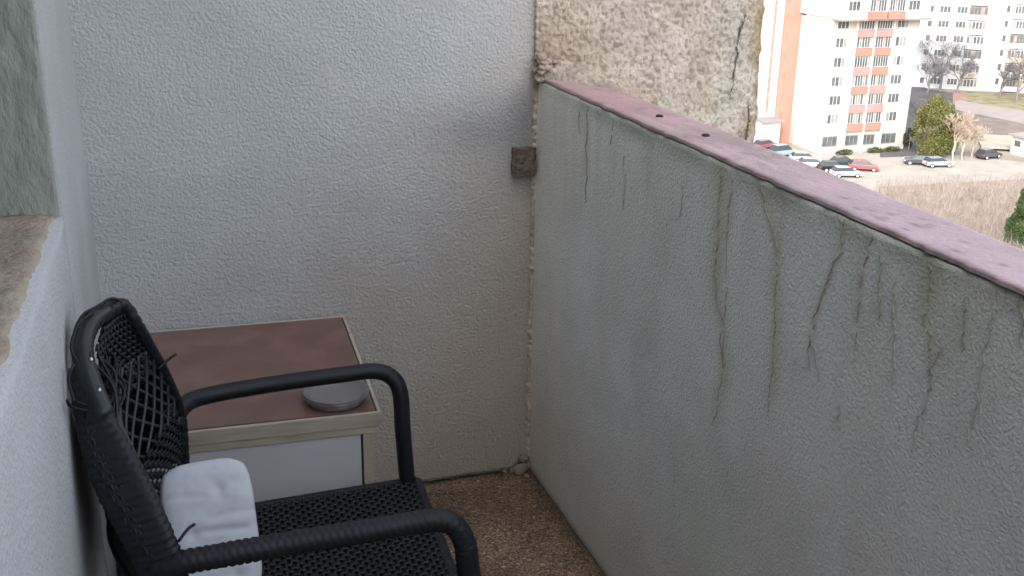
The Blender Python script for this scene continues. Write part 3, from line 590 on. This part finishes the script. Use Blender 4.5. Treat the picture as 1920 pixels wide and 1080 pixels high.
for xx in (ex(89.55), ex(92.5), ex(95.4)): mb.box(xx - .13, xx + .13, YE - .5, YE - .006, GZ + .02, ez(-12.6))
tp(mb, 'pilaster', mat('cream_pilaster', (.62, .54, .45), .9, .03), tower)
for (x, wd) in ((ex(87.5), 2.5), (ex(91.0), 2.2), (ex(93.7), 2.1), (ex(96.9), 2.7)):
    s = MB(); s.box(x - wd / 2, x + wd / 2, YE - .1, YE - .005, ez(-29.3), ez(-27.9)); fo = tp(s, 'shop_window', M_shop, tower)
    for k in range(3):
        g = MB(); a = x - wd / 2 + .1 + k * (wd - .1) / 3; g.box(a, a + (wd - .1) / 3 - .12, YE - .13, YE - .105, ez(-29.2), ez(-28.0)); go = g.build('pane', M_glass, fo)
for k, py in enumerate((-5, 33, 70, 107, 143, 179, 214, 247)):
    px = 1480 - k * 2.6; x, z = onp(px, py, YS); s = MB(); s.box(x - .2, x + .2, YS - .06, YS - .003, z - .4, z + .4); tp(s, 'window', M_org, tower)
for k, py in enumerate((10, 38, 62, 88, 114, 140, 166, 192, 218, 246)):
    x, z = onp(1502 - k * .6, py, YS - .6); s = MB(); s.box(xa + .12, xa + 1.5, YS - 1.3, YS - .4, z - .45, z + .35); tp(s, 'stair_balcony', M_wh if k % 2 else M_dk, tower)
x, z = onp(1447, 120, YS); s = MB(); s.box(x - .18, x + .18, YS + .2, YS + .29, ez(-26), TOP); tp(s, 'downpipe', M_dk, tower)
x, z = onp(1437, 222, YS); s = MB(); s.box(x - 2.2, x + 1.6, YS - 2.6, YS + .28, z - .15, z + .15); tp(s, 'entrance_canopy', mat('canopy_grey', (.25, .23, .24), .8), tower)
s = MB(); s.box(x - 2.0, x + 1.3, YS - 2.0, YS + .28, GZ, z - .16); tp(s, 'entrance_porch', M_wh_lit, tower)
# low hedges at the foot
M_leafd = mat('hedge_leaf', (.07, .085, .035), .9, .3, 3)
def leafblob(mb, c, r, n, s, rnd, taper=False):
    for _ in range(n):
        d = Vector((rnd.gauss(0, 1), rnd.gauss(0, 1), rnd.gauss(0, 1))).normalized() * (rnd.random() ** .45)
        zt = d.z; kx = 1 - .75 * max(0, (zt + 1) / 2) if taper else 1
        p = Vector((c[0] + d.x * r[0] * kx, c[1] + d.y * r[1] * kx, c[2] + d.z * r[2]))
        a = Vector((rnd.gauss(0, 1), rnd.gauss(0, 1), rnd.gauss(0, 1))).normalized(); b = a.cross(Vector((rnd.gauss(0, 1), rnd.gauss(0, 1), rnd.gauss(0, 1)))).normalized(); k = s * rnd.uniform(.6, 1.3)
        mb.add([p - a * k, p + b * k * .5, p + a * k, p - b * k * .5], [(0, 1, 2, 3)])
for (pa, lab) in (((1583, 291), 'leftmost low dark hedge at the foot of the orange and white tower'), ((1640, 287), 'middle low dark hedge at the foot of the orange and white tower'), ((1672, 285), 'rightmost low dark hedge at the foot of the orange and white tower')):
    p = gnd(*pa); mb = MB(); leafblob(mb, (p.x, p.y, GZ + .4), (1.5, .5, .5), 500, .16, random.Random(pa[0]))
    mb.build('hedge', M_leafd, label=lab, cat='hedge', group='low hedges at the foot of the tower')

# second block, behind: axis turned
P0 = gnd(1700, 163); P1 = gnd(1875, 172); U2 = (P1 - P0); U2.z = 0; L2 = U2.length; U2.normalize(); N2 = Vector((U2.y, -U2.x, 0))
def blk(name, label, o0, length, deep, wallm, cols, rows, z0, dz, kinds):
    th = empty(name, P0 + U2 * o0, math.atan2(U2.y, U2.x), label, 'building'); th.location.z = GZ
    mb = MB(); mb.box(0, length, 0, deep, 0, 48); mb.build('wall', wallm, th)
    for r in range(rows):
        z = z0 + r * dz
        for (s, wd, h, kd) in cols:
            if kd == 'loggia':
                mb = MB(); mb.box(s - wd / 2, s + wd / 2, -.9, -.01, z - h / 2 - 1.05, z - h / 2 - .06); mb.build('balcony_front', [M_wh2, M_wh2, M_cream][(r * 7 + int(s)) % 3], th)
                mb = MB(); mb.box(s - wd / 2, s + wd / 2, -.8, -.01, z - h / 2 - .05, z + h / 2); fo = mb.build('loggia_glazing', M_frm if (r + int(s)) % 3 else M_dk, th)
                for k in range(5):
                    g = MB(); a = s - wd / 2 + wd * k / 5 + .08; g.box(a, a + wd / 5 - .14, -.84, -.81, z - h / 2 + .05, z + h / 2 - .1); g.build('pane', M_glass if (k + r) % 4 else M_dk, fo)
            else:
                mb = MB(); mb.box(s - wd / 2, s + wd / 2, -.08, -.005, z - h / 2, z + h / 2); fo = mb.build('window', M_frm, th)
                n = 1 if wd < 1.2 else 3
                for k in range(n):
                    g = MB(); a = s - wd / 2 + (wd - .1) * k / n + .1; g.box(a, a + (wd - .1) / n - .1, -.12, -.085, z - h / 2 + .1, z + h / 2 - .1); g.build('pane', M_glass, fo)
    return th
M_wh2 = mat('far_white', (.48, .48, .50), .9, .04, .3); M_cream = mat('far_cream', (.52, .45, .36), .9, .05, .5)
def s_of(px, py):
    r = ray(px, py); d = (P0 - EYE).dot(N2) / r.dot(N2); q = EYE + r * d - P0; return q.dot(U2), q.z + P0.z - GZ
s1, z1 = s_of(1745, 32); s2, z2 = s_of(1771, 30); s3, _ = s_of(1803, 32); s4, zz = s_of(1831, 47); s4b, zb = s_of(1820, 128); dz2 = (zz - zb) / 3.0
s5, _ = s_of(1886, 48); s6, _ = s_of(1905, 45)
z0 = zz - dz2 * 4
blk('apartment_block', 'white panel block with loggias behind bare grey trees, right of tower', -14, s5 - 1.5 + 14, 12, M_wh2,
    [(s1 + 14, .95, 1.3, 'w'), (s2 + 14, 2.1, 1.35, 'w'), (s3 + 14, 2.0, 1.35, 'w'), (s4 + 14, 3.2, 1.5, 'loggia')], 11, z0, dz2, 0)
blk('apartment_block', 'white panel block cut off by right edge of the photograph, above brown bare tree', s5 - 1.49, 40, 12.3, M_frm,
    [(1.5, .8, 1.4, 'w'), (s6 - s5 + 2.2, 2.8, 1.5, 'loggia'), (s6 - s5 + 7, 2, 1.35, 'w'), (s6 - s5 + 11, 3, 1.5, 'loggia')], 11, z0 + .5, dz2, 0)
# low white building at the right edge
pa, pb = gnd(1893, 287), gnd(1940, 300); u = (pb - pa); u.z = 0; ln = u.length; th = empty('low_building', (pa.x, pa.y, GZ), math.atan2(u.y, u.x), 'low white building with dark windows at the right edge', 'building')
mb = MB(); mb.box(0, 16, 0, 7, 0, 2.7); mb.build('wall', mat('low_white', (.6, .58, .54), .9, .05), th)
mb = MB(); mb.box(-.4, 16.4, -.5, 7.4, 2.7, 2.95); mb.build('roof', mat('roof_felt', (.30, .26, .24), .9, .2), th)
for k in range(7):
    mb = MB(); mb.box(.6 + k * 2, 1.9 + k * 2, -.06, -.005, 1.2, 2.2); f = mb.build('window', M_frm, th); g = MB(); g.box(.7 + k * 2, 1.8 + k * 2, -.1, -.065, 1.3, 2.1); g.build('pane', M_glass, f)

# trees
def bare_tree(px, py, h, spread, m, label, seed, depth=6, group='bare trees among the far buildings', name='bare_tree'):
    p = gnd(px, py); q = random.Random(seed); t = empty(name, (p.x, p.y, GZ), 0, label, 'tree', group); tr = MB(); tw = MB()
    def grow(a, d, L, r, lv):
        b = a + d * L; m1 = (a + b) / 2 + Vector((q.gauss(0, 1), q.gauss(0, 1), 0)) * L * .05
        (tr if lv < 2 else tw).tube([a, m1, b], [r, r * .8, r * .62], 5 if lv < 2 else 3, cap=False)
        if lv >= depth: return
        for k in range(3 if lv else 5):
            nd = (d + Vector((q.gauss(0, 1), q.gauss(0, 1), q.gauss(.25, .5))) * spread).normalized()
            grow(a + (b - a) * (q.uniform(.45, 1) if k else 1), nd, L * q.uniform(.62, .84), max(r * .55, .022), lv + 1)
    grow(Vector((0, 0, 0)), Vector((0, 0, 1)), h * .28, h * .022, 0)
    tr.build('trunk', m, t); tw.build('twigs', m, t); return t
M_bg = mat('grey_bark', (.17, .16, .165), .95, .15, 2); M_bp = mat('brown_bark', (.20, .155, .145), .95, .15, 2); M_bt = mat('tan_bark', (.42, .34, .27), .95, .15, 2)
for a in ((1762, 172, 13.5, .62, M_bg, 'largest bare grey tree in front of the white loggia block', 1), (1738, 175, 8.5, .6, M_bg, 'smaller bare grey tree left of the largest one before the loggia block', 2), (1795, 176, 9, .6, M_bg, 'bare grey tree right of the largest one before the loggia block', 3),
          (1905, 192, 12.5, .62, M_bp, 'wide brownish bare tree at the right edge, before the farther block', 4), (1874, 186, 9.5, .5, M_bg, 'slim bare grey tree before the blank white end of loggia block', 5),
          (1722, 262, 8, .5, M_bg, 'bare grey tree on the dark slope beside the tower', 6)):
    bare_tree(*a)
for a in ((1786, 300, 8.5, .38, M_bt, 'tallest tan bare tree right of the olive green tree', 11), (1803, 300, 6.5, .42, M_bt, 'tan bare tree between the tallest tan one and the dark car', 12), (1822, 296, 6, .42, M_bt, 'low tan bare tree just left of the dark car at right', 13), (1735, 292, 6, .35, M_bt, 'tan bare sapling in front of the olive green tree', 14)):
    bare_tree(*a, group='tan bare trees by the parking lot')
def green_tree(px, py, h, rx, m, label, seed, taper, n=9000, s=.22, cl=26, name='leafy_tree'):
    p = gnd(px, py); q = random.Random(seed); t = empty(name, (p.x, p.y, GZ), 0, label, 'tree')
    MB().tube([(0, 0, 0), (.1, .05, h * .45), (0, .1, h * .85)], [h * .025, h * .017, h * .006], 7).build('trunk', M_bp, t)
    mb = MB()
    for k in range(cl):
        z = h * (.12 + .8 * q.random()); f = (1 - (z / h)) ** .7 * 1.1 if taper else math.sin(math.pi * min(.97, z / h * .9 + .08)) ** .7
        a = q.random() * 6.28; d = rx * f * q.uniform(.3, .85); rr = rx * q.uniform(.22, .42) * (.5 + .6 * f)
        leafblob(mb, (math.cos(a) * d, math.sin(a) * d, z), (rr, rr, rr * (1.5 if not taper else .9)), n // cl, s, q)
    mb.build('crown', m, t); return t
green_tree(1748, 294, 8.6, 3.4, mat('olive_leaf', (.13, .13, .035), .8, .35, .9), 'olive green tree standing at the right foot of the tower', 21, False, 20000, .15, 40)
green_tree(1909, 478, 7.6, 2.3, mat('conifer_leaf', (.05, .085, .022), .8, .4, 1.5), 'dark green conifer rising from the dry brush at right edge', 22, True, 26000, .10, 60, 'conifer')
green_tree(1703, 282, 3.2, 1.2, mat('dark_shrub_leaf', (.035, .04, .03), .9, .3, 1.5), 'small dark shrub at the right corner of the tower', 23, False, 2500, .2, 8, 'shrub')
# dry brush: countless thin saplings and stalks
q = random.Random(31); mb = MB(); cnt = 0
while cnt < 9000:
    px = q.uniform(1600, 1960); py = q.uniform(345, 600)
    if px - 1640 < (356 - py) * .2 or py < 352 - (px - 1600) * .03 or q.random() < .35 * max(0, (400 - py) / 60): continue
    p = gnd(px, py); h = q.uniform(.8, 3.0) * (1.3 if q.random() < .1 else 1); lean = Vector((q.gauss(0, .16), q.gauss(0, .16), 1)) * h; r = q.uniform(.015, .045); cnt += 1
    a = Vector((p.x, p.y, GZ)); b = a + lean; s = Vector((r, 0, 0)); s2 = Vector((0, r, 0))
    mb.add([a - s, a + s, a + s2 * 2, b], [(0, 1, 3), (1, 2, 3), (2, 0, 3)])
    for _ in range(3):
        k = q.uniform(.35, .8); c = a + lean * k; e_ = c + Vector((q.gauss(0, .3), q.gauss(0, .3), q.uniform(.2, .6))) * (h * .35)
        mb.add([c - s * .6, c + s * .6, e_], [(0, 1, 2)])
for _ in range(260):
    px = q.uniform(1640, 1950); py = q.uniform(372, 560); p = gnd(px, py); cr = q.uniform(.6, 1.5); hh = q.uniform(1.2, 3.2)
    for _k in range(26):
        a = Vector((p.x + q.gauss(0, cr * .25), p.y + q.gauss(0, cr * .25), GZ)); d = Vector((q.gauss(0, .35), q.gauss(0, .35), 1)) * hh * q.uniform(.5, 1); r_ = q.uniform(.02, .045); m_ = a + d * .5 + Vector((q.gauss(0, .12), q.gauss(0, .12), 0)); b = a + d
        for (s_, e_, w_) in ((a, m_, r_), (m_, b, r_ * .7), (m_, m_ + Vector((q.gauss(0, .5), q.gauss(0, .5), q.uniform(.3, .9))), r_ * .6)):
            mb.add([s_ - Vector((w_, 0, 0)), s_ + Vector((w_, 0, 0)), s_ + Vector((0, w_ * 1.7, 0)), e_], [(0, 1, 3), (1, 2, 3), (2, 0, 3)])
mb.build('dry_brush', mat('dry_stalks', (.40, .33, .28), .95, .3, .6, col2=(.30, .25, .215), c2scale=1), kind='stuff', label='mass of dry tan brush and stalks beyond the parking lot', cat='brush')

# cars
M_tyre = mat('tyre', (.02, .02, .02), .8); M_cg = mat('car_glass', (.04, .05, .06), .12); M_lamp = mat('lamp_glass', (.7, .7, .68), .2); M_red = mat('tail_lamp', (.4, .03, .02), .3)
def car(px, py, ang, color, label, kind='hatch', rough=.3):
    p = gnd(px, py); o = empty('parked_car', (p.x, p.y, GZ + .06), R(ang), label, 'car', 'cars on the parking lot'); L = 4.1; W = .84
    g_ = sum(color) / 3; m = mat('car_paint', tuple(.75 * (.65 * c + .35 * g_) for c in color), rough, .05, coat=.3)
    low = [(-2.05, .35), (-2.08, .62), (-1.95, .86), (-1.1, .92), (.95, .90), (1.85, .74), (2.05, .55), (2.02, .3)] if kind != 'van' else [(-2.1, .35), (-2.12, .9), (-1.9, 1.0), (.9, 1.0), (1.7, .9), (2.05, .6), (2.0, .3)]
    n = len(low); mb = MB(); vs = [(x, -W * (1 if z < .8 else .95), z) for x, z in low] + [(x, W * (1 if z < .8 else .95), z) for x, z in low]
    mb.add(vs, [tuple(range(n)), tuple(range(2 * n - 1, n - 1, -1))] + [(i, n + i, n + (i + 1) % n, (i + 1) % n) for i in range(n)]); body = mb.build('body', m, o, bevel=.05)
    tail = -1.75 if kind == 'hatch' else (-1.95 if kind == 'van' else -1.25); zt = 1.40 if kind != 'van' else 1.75; zb = .90 if kind != 'van' else .98
    gl = [(tail - .12, zb), (tail + .28, zt - .04), (.25, zt - .04), (1.05, zb)]; k = 4; mb = MB(); vs = [(x, -W * (.93 if z < 1 else .72), z) for x, z in gl] + [(x, W * (.93 if z < 1 else .72), z) for x, z in gl]
    mb.add(vs, [tuple(range(k)), tuple(range(2 * k - 1, k - 1, -1))] + [(i, k + i, k + (i + 1) % k, (i + 1) % k) for i in range(k)]); mb.build('windows', M_cg, o)
    mb = MB(); mb.box(tail + .26, .27, -W * .73, W * .73, zt - .05, zt + .01)
    mb.build('roof', m, o, bevel=.03)
    for x in (-.55, .0 + .25):
        for s in (-1, 1): pass
    for x in (-1.25, 1.3):
        for s in (-1, 1):
            mb = MB(); mb.tube([(x, s * (W - .18), .31), (x, s * (W + .02), .31)], .31, 16); wl = mb.build('wheel', M_tyre, o); mb = MB(); mb.tube([(x, s * (W + .0), .31), (x, s * (W + .035), .31)], .18, 10); mb.build('rim', M_lamp, wl)
    for s in (-1, 1):
        mb = MB(); mb.box(1.93, 2.07, s * .62 - .14, s * .62 + .14, .56, .68); mb.build('headlight', M_lamp, o)
        mb = MB(); mb.box(-2.11, -2.03, s * .66 - .12, s * .66 + .12, .6, .78); mb.build('tail_light', M_red, o)
    return o
car(1434, 279, 20, (.45, .04, .08), 'crimson car nearest the rough wall end, left of the teal one')
car(1468, 293, 10, (.30, .50, .50), 'pale teal van beside the crimson car', 'van')
car(1508, 304, -20, (.75, .74, .68), 'white car right of the pale teal van')
car(1523, 315, -22, (.55, .55, .58), 'light grey car partly hidden by the coping, before the white one')
car(1562, 322, -15, (.02, .02, .025), 'black car immediately left of the silver car by parapet')
car(1585, 332, -12, (.50, .56, .58), 'silver car on the lot, between black car and coping')
car(1583, 313, -12, (.03, .07, .07), 'dark green car behind the silver car')
car(1618, 320, -28, (.55, .06, .05), 'bright red car at the open right end of the row')
car(1722, 309, 150, (.06, .06, .08), 'dark grey car touching the pale silver one at lot edge')
car(1757, 313, -8, (.45, .45, .47), 'pale silver estate car right of the dark grey one')
car(1852, 297, 10, (.09, .07, .10), 'dark purple car by the low white building')
print('tris approx', sum(len(o.data.polygons) for o in bpy.data.objects if o.type == 'MESH') * 2, 'objects', len(bpy.data.objects))
